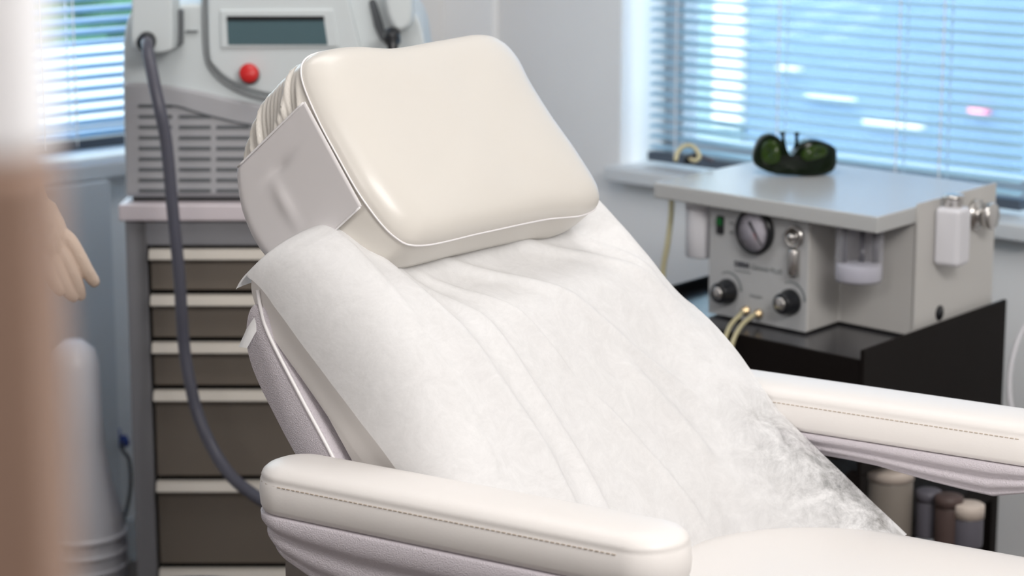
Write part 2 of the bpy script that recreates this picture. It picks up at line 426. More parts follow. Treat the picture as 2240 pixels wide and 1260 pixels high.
seat = plan_loft(-1.235, -.50, 1.90, 2.415, seat_levels, .10, rads=(.06, .22, .05, .05)).build('seat', M['vinyl'], chair, True)
plan_loft(-1.30, -.48, 1.92, 2.40, [(.02, .47), (0, .48), (0, .548), (.01, .552)], .05).build('seat_shell', M['shell'], chair, True)
G().lathe(ch(-1.0, LC, 0), (0, 0, 1), [(0, 0), (.27, 0), (.28, .02), (.26, .045), (.10, .07), (.08, .10), (.08, .46), (.12, .475), (0, .476)], 40).build('base_column', M['steel'], chair, True)

def armrest(F0, F1, l0, l1, us, zs, side, zt, label):
    def bot(F): return interp(us, zs, (F - F0) / (F1 - F0)) - .002
    pb = zt - .036
    lv = [(.012, pb - .002), (.002, pb), (-.0005, pb + .006), (-.0015, pb + .018), (0, zt - .003), (.0016, zt - .0006), (.0009, zt + .0012), (.003, zt + .0055), (.008, zt + .0098), (.016, zt + .0130), (.026, zt + .0148), (.038, zt + .0155)]
    pad = plan_loft(F0, F1, l0, l1, lv, .044).build('armrest', M['vinyl'], chair, True); tag(pad, label)
    # stitches along the outer seam
    g = G()
    for l, s in ((l0, -1), (l1, 1)):
        F = F0 + .046
        while F < F1 - .05:
            g.tube([ch(F, l + s * .0004, zt - .0042), ch(F + .0042, l + s * .0004, zt - .0042)], .0006, 5); F += .0062
    for k in range(12):
        a = R(90 + 180 * (k + .5) / 12)
        c = (F0 + .044, (l0 + l1) / 2); rr = .0446
        g.tube([ch(c[0] + rr * math.cos(a), c[1] + rr * math.sin(a), zt - .0042), ch(c[0] + rr * math.cos(a + .09), c[1] + rr * math.sin(a + .09), zt - .0042)], .0006, 5)
    g.build('stitching', M['stitch'], pad)
    prof = [(.014, 0), (.001, .01), (-.001, .04), (-.0005, .22), (.002, .30), (.007, .36), (.0085, .42), (.006, .50), (.0055, .60), (.009, .70), (.014, .76), (.0145, .80), (.013, .84), (.016, .90), (.022, .95), (.034, 1.0)]
    lv = [(i_, (lambda s: (lambda F: (pb - .0015) - s * (pb - .0015 - bot(F))))(s)) for i_, s in prof]
    shl = plan_loft(F0, F1, l0, l1, lv, .045).build('armrest_shell', M['shell'], pad, True)
    G().box(lambda x, y, z: ch(x, y, z), F0 + .03, F0 + .08, min(l0 + .03, LC) if side < 0 else LC + .19, (l0 + .03) if side > 0 else LC - .19, .50, .56).build('armrest_bracket', M['steel'], pad)
    G().box(lambda x, y, z: ch(x, y, z), F0 + .03, F0 + .08, l0 + .03, l1 - .03, .50, bot(F0 + .05) + .02).build('armrest_post', M['steel'], pad)
armrest(-1.497, -.995, 1.776, 1.866, (0, .07, .15, .3, .6, .88, 1), (.765, .741, .722, .705, .70, .715, .76), -1, .8295, 'padded armrest nearest the camera')
armrest(-1.385, -.855, 2.442, 2.532, (0, .43, .55, .69, .84, .94, 1), (.75, .744, .743, .733, .726, .740, .77), 1, .811, 'padded armrest on the far side of the chair')

# headrest: frame measured from its front panel
HM = Matrix(((.547, -.688, -.476), (.837, .435, .333), (-.022, -.581, .814)))
HC_ = Vector((-.064, 2.616, 1.146))
def hp(x, y, z): return HC_ + HM @ Vector((x, y, z))
OUT = [(-.212, .098), (-.222, .05), (-.223, 0), (-.220, -.055), (-.203, -.102), (-.165, -.120), (-.05, -.121), (.08, -.122), (.165, -.127), (.205, -.114), (.205, -.06), (.193, 0), (.188, .05), (.190, .088), (.176, .114), (.14, .126), (.05, .123), (-.05, .119), (-.13, .1265), (-.185, .121)]
out = catmull([(a, b, 0) for a, b in OUT], 14, True)
RG = [(-.030, .0), (-.030, .25), (-.0295, .5), (-.0285, .68), (-.027, .78), (-.0255, .84), (-.0225, .895), (-.018, .938), (-.012, .97), (-.006, .99), (-.0015, .998)]
BK = [(.0015, .998, .998), (.010, 1.004, 1.0), (.025, 1.007, .995), (.045, 1.006, .985), (.065, 1.004, .955), (.085, 1.002, .905), (.10, 1.0, .84), (.115, .998, .75), (.13, .994, .63), (.142, .988, .50), (.150, .98, .38), (.156, .97, .25), (.159, .96, .12), (.16, .95, .03)]
def fold(x, y, z):
    if x > -.14 or z < .03: return 0
    w = sm(.03, .05, z) * sm(-.14, -.19, x) * sm(.004, .02, y)
    return w * sm(.16, .12, y) * (.0065 * (1 - abs(math.sin(math.pi * (y + .45 * (z - .07) + .012 * math.sin(y * 61)) / .026))) ** 1.5 + .0012 * math.sin(2 * math.pi * (y + .3 * z) / .0075) - .001)
g = G(); rings = []
for y, s in RG[1:]:
    rings.append([hp(p.x * s, y + .0018 * math.sin(p.x * s * 38) * sm(.3, .0, abs(s - .5)), p.y * s) for p in out])
BKd = [(.0015 + .1585 * k / 70, interp([b_[0] for b_ in BK], [b_[1] for b_ in BK], .0015 + .1585 * k / 70), interp([b_[0] for b_ in BK], [b_[2] for b_ in BK], .0015 + .1585 * k / 70)) for k in range(71)]
for y, sx, sz in BKd:
    r_ = []
    for p in out:
        x, z = p.x * sx, p.y * sz - (.004 * sm(0, .05, y) if p.y < 0 else 0)
        r_.append(hp(x - fold(x, y, p.y * sz + (p.y * (1 - sz)) * .0), y, z))
    rings.append(r_)
g.loft(rings)
head = g.build('headrest', M['cream'], chair, True); tag(head, 'plump cream headrest in a satin cover')
G().tube([hp(p.x * 1.004, .001, p.y * 1.004) for p in out] + [hp(out[0].x * 1.004, .001, out[0].y * 1.004)], .0011, 8, False).build('piping', M['piping'], head, True)
# grey-white flap wrapped round the left end
def yb(z):
    t = min(1, abs(z) / .121); zs = [b[2] for b in BK][::-1]; ys = [b[0] for b in BK][::-1]
    return interp(zs, ys, t)
g = G(); nz, nu = 40, 44; v = []
for i in range(nz + 1):
    z = -.062 + (.131) * i / nz; zz = z
    Y = yb(z) + .003
    for j in range(nu + 1):
        u = j / nu
        if u < .75:
            t = u / .75; y = .0012 + (Y - .02 - .0012) * t; x = -.2275 + .002 * t
            dent = .0035 * math.exp(-((y - .075) / .02) ** 2 - ((z - .035) / .006) ** 2) - .0025 * math.exp(-((y - .09) / .008) ** 2 - ((z - .0) / .025) ** 2)
            x += dent
        else:
            a = R(90) * (u - .75) / .25; y = Y - .02 + .022 * math.sin(a); x = -.2255 + .035 * (1 - math.cos(a)) 
        v.append(hp(x, y, zz - .045 * (y / .16) * (1 - i / nz) * 0 - .012 * (y / .16)))
f = [(i * (nu + 1) + j, i * (nu + 1) + j + 1, (i + 1) * (nu + 1) + j + 1, (i + 1) * (nu + 1) + j) for i in range(nz) for j in range(nu)]
g.add(v, f); fl = g.build('cover_flap', M['flap'], head, True); tag(fl, 'smooth greyish flap closing the end of the headrest cover')
so = fl.modifiers.new('s', 'SOLIDIFY'); so.thickness = .0022; so.offset = 1
for zz in (-.062, .069):
    G().tube([hp(-.2295 + .001 * 0, y, zz - .012 * (y / .16)) for y in [.003 + k * .008 for k in range(16 if zz > 0 else 9)]], .0012, 6).build('flap_hem', M['piping'], fl, True)

# ---------------------------------------------------------------- paper cover
NT, NQ = 150, 150
PH0, PH1 = 0.20, 0
def facept(t):
    """t 0..1 : over the top, down the face to the seat"""
    if t < .14:
        ph = R(168 - (168 - 150) * (t / .14)); 
    a = -1 + 2 * (t - .06) / .94
    return a
def flapc(z):  # silhouette of the far side: F for height
    return interp([.60, .664, .748, .796, .843, .90, .961, 1.03], [-.935, -1.029, -1.145, -1.208, -1.247, -1.298, -1.370, -1.47], z)
verts = []
OFFP = .003
for i in range(NT + 1):
    t = i / NT
    # angle on the slab profile: from behind the top (150+) round to the face and down
    if t < .12:
        ph = R(205 - (205 - 140) * t / .12)
    else:
        ph = None
    for j in range(NQ + 1):
        qv = -1 + 2 * j / NQ
        r = BR
        tt = max(0, (t - .12) / .88)
        if ph is not None:
            a = spow(math.cos(ph), .4); b = spow(math.sin(ph), .4)
        else:
            a0 = spow(math.cos(R(140)), .4); a = a0 + (1.02 - a0) * tt; b = min(1, (max(0, 1 - abs(min(a, .0)) ** 5)) ** .2)
        tw = (a + 1) / 2
        wl = waist(tw, -1)
        # arc coordinate
        flat = (BHW - r) * (wl if qv < 0 else 1)
        total_left = flat + r * math.pi / 2 + .032 - .010 * sm(0.1, .6, tw)
        total_right = flat + r * math.pi / 2 * (1 - .75 * sm(.30, .50, tw)) + .02 * (1 - sm(.30, .5, tw)) + .028 * sm(.3, .5, tw)
        tl = total_left if qv < 0 else total_right
        s = abs(qv) * tl
        if s < flat: y, e, dd = s, 0, 0
        elif s < flat + r * math.pi / 2:
            an = (s - flat) / r; y = flat + r * math.sin(an); e = r * (1 - math.cos(an)); dd = 0
        else: y, e, dd = flat + r, r, s - flat - r * math.pi / 2
        fw = sm(.36, .56, tw) if qv > 0 else 0     # far lower flap hangs free
        if fw > 0:
            e *= (1 - fw)
            if s >= flat: y = y * (1 - fw) + s * fw
        hh = BH
        p, n_ = bat(BS / 2 + a * (BS / 2 - e + OFFP)); p = p + n_ * (b * (hh - e + OFFP) - dd)
        P = Vector((p.x, p.y)); sg = -1 if qv < 0 else 1
        if qv > 0:
            k = sm(.15, .26, y) * sm(.30, .62, tw)
            Fz = flapc(P.y)
            if k > 0: P.x = P.x * (1 - k) + (Fz + .0) * k
        yy_ = LC + sg * y
        if qv < 0 and s > flat:
            u = (s - flat) / (tl - flat)
            p0, n0 = bat(BS / 2 + a * (BS / 2 + OFFP)); p0 = p0 + n0 * (b * (hh + OFFP))
            if ph is not None and t < .085: Ez = 1.004 + .018 * t / .085; EF = -1.578 + .016 * t / .085
            else:
                Ez = min(1.022, p0.y - .058); EF = interp([.70, .80, .824, .874, .936, .985, 1.022], [-1.25, -1.335, -1.361, -1.414, -1.474, -1.523, -1.562], Ez)
            A = Vector((p0.x, LC - flat, p0.y)); E_ = Vector((EF, LC - (BHW + .010) * (wl * .4 + .6), Ez)); n3 = Vector((n0.x, 0, n0.y))
            Bm = Vector((p0.x - n0.x * .012, E_.y - .004, p0.y - n0.y * .012))
            if ph is not None: Bm = Bm * .5 + Vector((EF * .35 + p0.x * .65, E_.y - .002, p0.y * .75 + Ez * .25)) * .5
            Q = A * (1 - u) ** 2 + Bm * 2 * u * (1 - u) + E_ * u * u
            P = Vector((Q.x, Q.z)); yy_ = Q.y
        verts.append([P.x, yy_, P.y, tw, sg * s])
# folds
def ridge(q_, t_, pts, w, amp):
    best = 1e9; bt = 0
    for k in range(len(pts) - 1):
        (a0, b0), (a1, b1) = pts[k], pts[k + 1]; dx, dy = a1 - a0, b1 - b0
        u = max(0, min(1, ((q_ - a0) * dx + (t_ - b0) * dy) / (dx * dx + dy * dy)))
        d = math.hypot(q_ - a0 - u * dx, t_ - b0 - u * dy)
        if d < best: best, bt = d, (k + u) / (len(pts) - 1)
    return amp * math.exp(-(best / w) ** 2) * sm(0, .25, bt) * sm(1.12, .8, bt)
# (q in metres across, t*.42 metres down)
FOLDS = [([(-.20, .03), (-.20, .14), (-.16, .28), (-.15, .42)], .017, .008),
         ([(-.165, .04), (-.135, .16), (-.10, .30), (-.09, .42)], .010, .0045),
         ([(-.14, .05), (-.06, .18), (.03, .32), (.10, .42)], .008, .0045),
         ([(-.11, .04), (.00, .12), (.10, .22), (.19, .30)], .009, .004),
         ([(.0, .03), (.08, .07), (.17, .12), (.24, .20)], .010, .004),
         ([(.22, .02), (.20, .08), (.23, .18)], .008, .003),
         ([(-.05, .10), (-.02, .26), (-.03, .42)], .016, -.004),
         ([(.05, .2), (.12, .30), (.18, .40)], .014, .005)]
pv = []
for (F, l, z, tw, s) in verts:
    d = max(0, 1.7 * sum(ridge(s, tw * .42, *a) for a in FOLDS))
    d += .003 * abs(noise.noise(Vector((s * 9, tw * 3, 1.7)))) + .0007 * noise.noise(Vector((s * 30, tw * 14, 4.7))) + .0015
    if s < -.235: d += .004 * noise.noise(Vector((s * 10, tw * 6, 9))) + .003
    d *= sm(-.02, .12, tw)
    F, z = press(F, l, z)
    pv.append(ch(F + d * .70, l, z + d * .71))
g = G(); g.add(pv, [(i * (NQ + 1) + j, i * (NQ + 1) + j + 1, (i + 1) * (NQ + 1) + j + 1, (i + 1) * (NQ + 1) + j) for i in range(NT) for j in range(NQ)])
paper = g.build('paper_sheet', M['paper'], None, True)
at_ = paper.data.attributes.new('thin', 'FLOAT', 'POINT')
for v_ in paper.data.vertices:      # the free far edge of the sheet is more see-through
    P = paper.location + v_.co; l_ = P.x * .547 + P.y * .837 - LC; z_ = P.z
    at_.data[v_.index].value = .62 * sm(.17, .26, l_) * sm(.86, .76, z_); tag(paper, 'white nonwoven disposable sheet draped over the chair backrest', 'paper sheet')
# torn corner hanging behind the near edge
st_c = [aty(580, 602, 2.45), aty(582, 640, 2.435), aty(565, 690, 2.425), aty(547, 728, 2.422), aty(531, 760, 2.422)]
wd = [.010, .011, .009, .007, .006]
c_ = catmull(st_c, 8); v = []
for i, p in enumerate(c_):
    t = i / (len(c_) - 1); w = interp([0, .25, .5, .75, 1], wd, t)
    v += [p - FV * w, p - LV * (.006 * math.sin(t * 3)), p + FV * w]
g = G(); g.add(v, [(3 * i + k, 3 * i + k + 1, 3 * i + k + 4, 3 * i + k + 3) for i in range(len(c_) - 1) for k in (0, 1)])
g.build('hanging_corner', M['paper'], paper, True)

# ---------------------------------------------------------------- skin treatment device (own frame: x along its front, y into depth)
MB_ = atz(1920, 475, .9)
mf = frame(MB_, (.682, -.731, 0), (.616, .788, 0))
EX = Vector((.682, -.731, 0)); NF = Vector((-.731, -.682, 0))   # NF points out of the front panel
NR = Vector((.788, -.616, 0))                                    # out of the right side
dev = thing('skin_treatment_device', mf(-.24, .2, .686), 'boxy off-white skin treatment device with pressure gauge and knobs on a dark trolley', 'medical device')
g = G(); n = [(-.367, .025), (-.152, .025), (-.152, .128), (0, .128), (0, .40), (-.367, .40)]
g.loft([[mf(a, b, z) for a, b in n] for z in (.686, .876)])
bev(g.build('housing', M['mcase'], dev), .004, 3)
g = G(); n = [(-.48, 0), (0, 0), (0, .12), (0, .40), (-.48, .40)]
g.loft([[mf(a, b, z) for a, b in n] for z in (.873, .90)])
lid = bev(g.build('lid', M['mlid'], dev), .003, 3); tag(lid, 'flat overhanging lid of the device')
G().box(mf, .0, .004, .125, .40, .69, .905).build('side_panel', M['mcase'], dev)
bev(G().box(mf, -.366, -.153, .0225, .0255, .687, .873).build('front_panel', M['mpanel'], dev), .001, 2)
def fp(a, z, out=.0): return mf(a, .0225, z) + NF * out
def disc(a, z, prof, mm, name, par, nn=36):
    return G().lathe(fp(a, z), NF, prof, nn).build(name, mm, par, True)
# gauge
gz = disc(-.261, .841, [(0, .0), (.0375, 0), (.0385, .006), (.0375, .012), (.033, .0135), (.0325, .009), (0, .0088)], M['black'], 'pressure_gauge', dev, 48)
disc(-.261, .841, [(0, .009), (.0322, .009), (.0322, .0096), (0, .0096)], M['dial'], 'dial_face', gz, 48)
g = G()
for k in range(41):
    a = R(225 - 270 * k / 40); r0 = .0235 if k % 5 == 0 else .0262; w = .0005 if k % 5 == 0 else .0003
    c, s_ = math.cos(a), math.sin(a)
    def gp(r, o): return fp(-.261 + r * c - o * s_, .841 + r * s_ + o * c, .0099)
    g.add([gp(r0, -w), gp(.029, -w), gp(.029, w), gp(r0, w)], [(0, 1, 2, 3)])
g.build('dial_marks', M['ink'], gz)
def seg(a0, z0, a1, z1, w0, w1, o, name, mm, par):
    d = Vector((a1 - a0, z1 - z0)).normalized(); nx, nz_ = -d.y, d.x
    G().add([fp(a0 + nx * w0, z0 + nz_ * w0, o), fp(a1 + nx * w1, z1 + nz_ * w1, o), fp(a1 - nx * w1, z1 - nz_ * w1, o), fp(a0 - nx * w0, z0 - nz_ * w0, o)], [(0, 1, 2, 3)]).build(name, mm, par)
seg(-.270, .857, -.241, .819, .0034, .0006, .0106, 'needle', M['black'], gz)
seg(-.262, .846, -.255, .828, .0006, .0003, .0103, 'set_needle', M['red'], gz)
# rocker switch
sw = bev(G().box(lambda x, y, z: fp(x, z, y), -.3475, -.3325, 0, .005, .826, .857).build('rocker_switch', M['black'], dev), .003, 3)
bev(G().box(lambda x, y, z: fp(x, z, y), -.3455, -.3345, .004, .007, .841, .854).build('switch_rocker', M['green'], sw), .001, 2)
# knobs with scale arcs
for (a, z) in ((-.322, .7305), (-.185, .7335)):
    kb = disc(a, z, [(0, 0), (.0215, 0), (.0215, .006), (.018, .010), (.0175, .024), (.016, .027), (.011, .0275), (0, .0275)], M['black'], 'control_knob', dev)
    disc(a, z, [(0, .027), (.0115, .027), (.0115, .0295), (.010, .031), (0, .0305)], M['steel'], 'knob_cap', kb)
    g = G(); v = []
    for k in range(25):
        an = R(118 - 118 * k / 24); w = .0012 + .0022 * k / 24
        for rr in (.0285 - w / 2, .0285 + w): v.append(fp(a + rr * math.cos(an), z + .004 + rr * math.sin(an), .0006))
    g.add(v, [(2 * k, 2 * k + 1, 2 * k + 3, 2 * k + 2) for k in range(24)]); g.build('scale_arc', M['inkgrey'], dev)
# chrome ring valve and flow tube
vr = disc(-.178, .843, [(.0165, 0), (.0185, .001), (.0195, .005), (.0175, .009), (.0145, .0095), (.0135, .006), (.0135, .001)], M['steel'], 'valve_ring', dev)
disc(-.178, .843, [(0, 0), (.0135, 0), (.013, .003), (.007, .006), (.0065, .014), (.004, .017), (0, .018)], M['steel'], 'valve_stem', vr)
g = G()
for k in range(13): pass
G().lathe(fp(-.178, .779, .003), (0, 0, 1), [(0, 0), (.0095, 0), (.0105, .002), (.0105, .040), (.009, .043), (0, .043)], 20).build('metal_tube', M['steel'], dev, True)
# hose ports with yellow tubing
for i, (a, z, px) in enumerate(((-.280, .704, [(1635, 679), (1618, 690), (1598, 712), (1585, 745), (1578, 780)]), (-.252, .703, [(1663, 686), (1645, 692), (1622, 712), (1604, 745), (1596, 785)]))):
    pt = disc(a, z, [(0, 0), (.0075, 0), (.0075, .004), (.005, .005), (.005, .012), (0, .012)], M['brass'], 'hose_port', dev)
    p0 = fp(a, z, .010); pts = [p0]
    for k_, (u, v_) in enumerate(px[1:]): pts.append(aty(u, v_, p0.y - (.03, .06, .10, .12)[k_]))
    G().tube(catmull(pts, 6), .0038, 10).build('tubing', M['tube'], pt, True)
# lettering on the front panel
def text(s, a, z, size, mm, name, par, bold=0, shear=0, out=.0006, basis=None):
    c = bpy.data.curves.new(name, 'FONT'); c.body = s; c.size = size; c.extrude = .0002; c.offset = bold; c.shear = shear
    o = bpy.data.objects.new(name, c); COL.objects.link(o)
    dg = bpy.context.evaluated_depsgraph_get(); me = bpy.data.meshes.new_from_object(o.evaluated_get(dg))
    vs = [Vector(v.co) for v in me.vertices]; fs = [list(p.vertices) for p in me.polygons]
    bpy.data.objects.remove(o); bpy.data.curves.remove(c)
    f = basis or (lambda v: fp(a + v.x, z + v.y, out + v.z))
    return mesh(name, [f(v) for v in vs], fs, mm, par)
text('DERM', -.309, .776, .0125, M['ink'], 'lettering', dev, bold=.0006)
text('Genesis', -.274, .776, .0125, M['inkgrey'], 'lettering', dev, shear=.4)
text('PLUS', -.230, .776, .0115, M['inkgrey'], 'lettering', dev)
text('microdermabrasion', -.309, .768, .0045, M['inkgrey'], 'lettering', dev)
text('VACUUM', -.274, .729, .0065, M['inkgrey'], 'lettering', dev)
text('ON', -.322, .845, .006, M['inkgrey'], 'lettering', dev); text('OFF', -.322, .829, .006, M['inkgrey'], 'lettering', dev)
text('IN', -.257, .690, .0055, M['inkgrey'], 'lettering', dev)
text('4', -.1795, .8655, .006, M['inkgrey'], 'lettering', dev)
# jars under the lid
c = mf(-.402, .045, 0)
jr = G().lathe(c, (0, 0, 1), [(0, .776), (.024, .776), (.0265, .779), (.0265, .858), (.0255, .860)], 36).build('white_jar', M['whitep'], dev, True)
G().lathe(c, (0, 0, 1), [(0, .859), (.0275, .859), (.0275, .8735), (0, .8735)], 36).build('jar_cap', M['whitep'], jr, True)
c = mf(-.066, .052, 0)
bk = G().lathe(c, (0, 0, 1), [(.0385, .8735), (.0385, .785), (.0365, .781), (0, .781)][::1], 40)
bk = bk.build('clear_canister', M['beaker'], dev, True)
G().lathe(c, (0, 0, 1), [(0, .783), (.036, .783), (.0372, .786), (.0372, .806), (.0365, .808), (.03, .811), (0, .813)], 40).build('canister_base', M['whitep'], bk, True)
for dx, rr in ((-.024, .004), (.004, .0045), (.026, .006)):
    G().lathe(c + Vector((dx, 0, 0)), (0, 0, 1), [(0, .812), (rr, .812), (rr, .873), (0, .873)], 12).build('canister_tube', M['hose'], bk, True)
# side fittings
def rp(b, z, out=0): return mf(.004, b, z) + NR * out
g = G(); v0 = rp(.200, 0, .022)
bt = bev(G().box(lambda x, y, z: rp(y, z, x), .0, .046, .178, .224, .797, .893).build('white_filter_bottle', M['whitep'], dev), .009, 5)
G().lathe(rp(.201, 0, .023), (0, 0, 1), [(0, .892), (.014, .892), (.015, .894), (.015, .905), (.017, .906), (.017, .912), (0, .913)], 28).build('bottle_cap', M['steel'], bt, True)
kn = G().lathe(rp(.322, .862), NR, [(0, 0), (.026, 0), (.026, .008), (.013, .010), (.012, .018), (.021, .020), (.0225, .034), (.020, .037), (0, .037)], 32).build('metal_regulator_knob', M['steel'], dev, True)
G().lathe(rp(.21, .713), NR, [(0, 0), (.0125, 0), (.0125, .002), (0, .0024)], 28).build('round_vent', M['black'], dev, True)
for b in (.157, .28, .392): G().lathe(rp(b, .691), NR, [(0, 0), (.0035, 0), (.003, .002), (0, .0024)], 12).build('screw', M['steel'], dev, True)

# goggles on the lid
gy = atz(1750, 388, .9).y
gog = thing('laser_safety_goggles', atz(1750, 385, .9), 'dark green laser safety goggles lying on the flat lid of the treatment device', 'goggles')
GP = [(1657, 372), (1652, 350), (1660, 322), (1672, 306), (1690, 300), (1706, 308), (1716, 325), (1722, 340), (1731, 345), (1739, 338), (1748, 324), (1762, 314), (1782, 311), (1806, 318), (1832, 332), (1838, 345), (1836, 375), (1822, 387), (1790, 391), (1740, 389), (1690, 386)]
zb = .9
base = [aty(u, v, gy) for u, v in GP]
mz = min(p.z for p in base); base = [Vector((p.x, 0, p.z - mz + .9005)) for p in base]
cp = catmull(base, 5, True)
cx = sum(p.x for p in cp) / len(cp); czz = sum(p.z for p in cp) / len(cp)
g = G(); rings = []
for yo, sc in ((-.004, .80), (-.001, .93), (.004, .985), (.012, 1.0), (.030, .99), (.044, .94), (.050, .80)):
    rings.append([Vector((cx + (p.x - cx) * sc, gy + yo + 6 * (p.x - cx) ** 2, max(.9005, czz + (p.z - czz) * sc - (.9005 - .9005)))) for p in cp])
g.loft(rings); g.build('goggle_body', M['goggle'], gog, True)
for LP in ([(1668, 350), (1672, 322), (1690, 312), (1702, 320), (1708, 345), (1700, 362), (1678, 364)], [(1752, 345), (1762, 328), (1785, 322), (1808, 328), (1812, 340), (1800, 350), (1765, 356)]):
    pts = [aty(u, v, gy) for u, v in LP]; pts = [Vector((p.x, 0, p.z - mz + .9005)) for p in pts]; cc = catmull(pts, 5, True)
    lx = sum(p.x for p in cc) / len(cc); lz = sum(p.z for p in cc) / len(cc)
    G().loft([[Vector((lx + (p.x - lx) * s_, gy + y_ + 6 * (p.x - cx) ** 2, lz + (p.z - lz) * s_)) for p in cc] for y_, s_ in ((.002, 1.05), (-.0035, 1.0), (-.006, .9), (-.0075, .6), (-.008, .1))]).build('lens', M['glens'], gog, True)
for (u0, v0, u1, v1) in ((1717, 335, 1711, 292), (1742, 330, 1743, 293)):
    a = aty(u0, v0, gy + .02); b = aty(u1, v1, gy + .02); a.z += .9005 - mz; b.z += .9005 - mz
    G().tube([a, a.lerp(b, .5), a.lerp(b, .8), b.lerp(a, .08), b], [.0042, .0032, .003, .005, .0056], 12).build('temple_arm', M['goggle'], gog, True)

# clutter of tubing behind the lid, on the window sill side
cl = thing('coiled_tubing', mf(-.44, .33, .9), 'small coil of yellow tubing with connectors on the back left of the device lid', 'tubing')
pts = [aty(1478, 352, 4.02), aty(1482, 335, 4.03), aty(1492, 322, 4.04), aty(1508, 318, 4.05), aty(1522, 326, 4.04), aty(1530, 342, 4.03), aty(1520, 352, 4.02), aty(1505, 345, 4.03)]
G().tube(catmull(pts, 6), .0042, 8).build('tube', M['tube'], cl, True)
pts = [aty(1505, 352, 4.03), aty(1520, 336, 4.06), aty(1540, 344, 4.05), aty(1560, 352, 4.03)]
G().tube(catmull(pts, 6), .0036, 8).build('clear_tube', M['greyjar'], cl, True)
G().lathe(aty(1512, 347, 4.03), (1, -.3, .3), [(0, -.012), (.007, -.012), (.008, 0), (.006, .010), (0, .012)], 14).build('connector', M['black'], cl, True)
pts = [mf(-.452, .05, .873), mf(-.452, .05, .82), aty(1462, 560, 3.86), aty(1452, 640, 3.86)]
vt = G().tube(catmull([aty(1470, 425, 3.92), aty(1468, 470, 3.92), aty(1461, 530, 3.9), aty(1450, 600, 3.9), aty(1455, 700, 3.9)], 6), .005, 8).build('vacuum_tube', M['tube'], dev, True)

# ---------------------------------------------------------------- trolley
ct = thing('trolley', mf(-.24, .2, 0), 'dark metal trolley with a solid side panel carrying the skin treatment device', 'trolley')
TZ = .683
g = G().box(mf, -.50, .012, -.058, .425, TZ - .012, TZ); bev(g.build('tray_top', M['carttop'], ct), .002, 2)
g = G().box(mf, -.50, .012, -.062, -.056, TZ - .055, TZ + .002); g.build('front_apron', M['cart'], ct)
bev(G().box(mf, .012, .020, -.062, .43, .50, .702).build('side_panel', M['cart'], ct), .002, 2)
bev(G().box(mf, -.508, -.50, -.062, .43, .50, .702).build('side_panel', M['cart'], ct), .002, 2)
dr = bev(G().box(mf, -.46, -.03, -.060, -.045, .515, TZ - .07).build('drawer', M['cart'], ct), .002, 2)
G().box(mf, -.46, -.03, -.04, .40, .515, .53).build('drawer_floor', M['cart'], dr)
G().tube([mf(-.30, -.062, .60), mf(-.30, -.08, .60), mf(-.18, -.08, .60), mf(-.18, -.062, .60)], .004, 8).build('drawer_handle', M['steel'], dr, True)
for a in (-.504, 0.004):
    for b in (-.05, .418):
        p = G().box(mf, a - .012, a + .016, b - .012, b + .012, .07, .50).build('post', M['cart'], ct)
        G().lathe(mf(a, b, .035) , (1, 0, 0), [(0, -.012), (.033, -.012), (.035, 0), (.033, .012), (0, .012)], 20).build('castor', M['blackm'], p, True)
g = G().box(mf, -.50, .012, -.058, .43, .355, .363); g.build('shelf', M['cart'], ct)
bev(G().box(mf, .012, .020, -.058, .43, .350, .385).build('shelf_rail', M['cart'], ct), .002, 2)
g = G().box(mf, -.50, .012, -.058, .43, .14, .148); g.build('shelf', M['cart'], ct)
def jar(p, z0, h, r, mm, lm, label, cat='jar', lidr=1.04, lidh=.016):
    t = thing('jar', Vector((p.x, p.y, z0)), label, cat)
    G().lathe((p.x, p.y, 0), (0, 0, 1), [(0, z0), (r * .97, z0), (r, z0 + .004), (r, z0 + h - .004), (r * .96, z0 + h), (0, z0 + h)], 32).build('jar_body', mm, t, True)
    G().lathe((p.x, p.y, 0), (0, 0, 1), [(0, z0 + h), (r * lidr, z0 + h), (r * lidr, z0 + h + lidh), (r * lidr - .003, z0 + h + lidh + .002), (0, z0 + h + lidh + .002)], 32).build('jar_lid', lm, t, True)
    return t
jar(atz(1947, 1110, .41), .3635, .095, .036, M['jar'], M['jarlid'], 'wide frosted jar with a beige lid, largest on the trolley shelf')
jar(atz(2030, 1125, .40), .3635, .060, .020, M['greyjar'], M['greyjar'], 'slim dark grey bottle right of the wide frosted jar', 'bottle')
jar(atz(2074, 1140, .40), .3635, .062, .022, M['brownjar'], M['brownjar'], 'dark brown bottle between the grey bottle and the pale tub', 'bottle')
jar(atz(2118, 1145, .40), .3635, .048, .024, M['greyjar'], M['jarlid'], 'grey tub with a pale lid at the far end of the trolley shelf', 'tub', 1.05, .02)

# white power cable looping at the right
cb = G().tube(catmull([aty(2262, 690, 3.75), aty(2238, 720, 3.75), aty(2218, 770, 3.74), aty(2208, 830, 3.73), aty(2212, 890, 3.72), aty(2235, 930, 3.72), aty(2275, 950, 3.72)], 8), .0045, 10).build('power_cable', M['whitep'], None, True)
tag(cb, 'thin pale cable looping down beside the trolley at the right edge', 'cable')

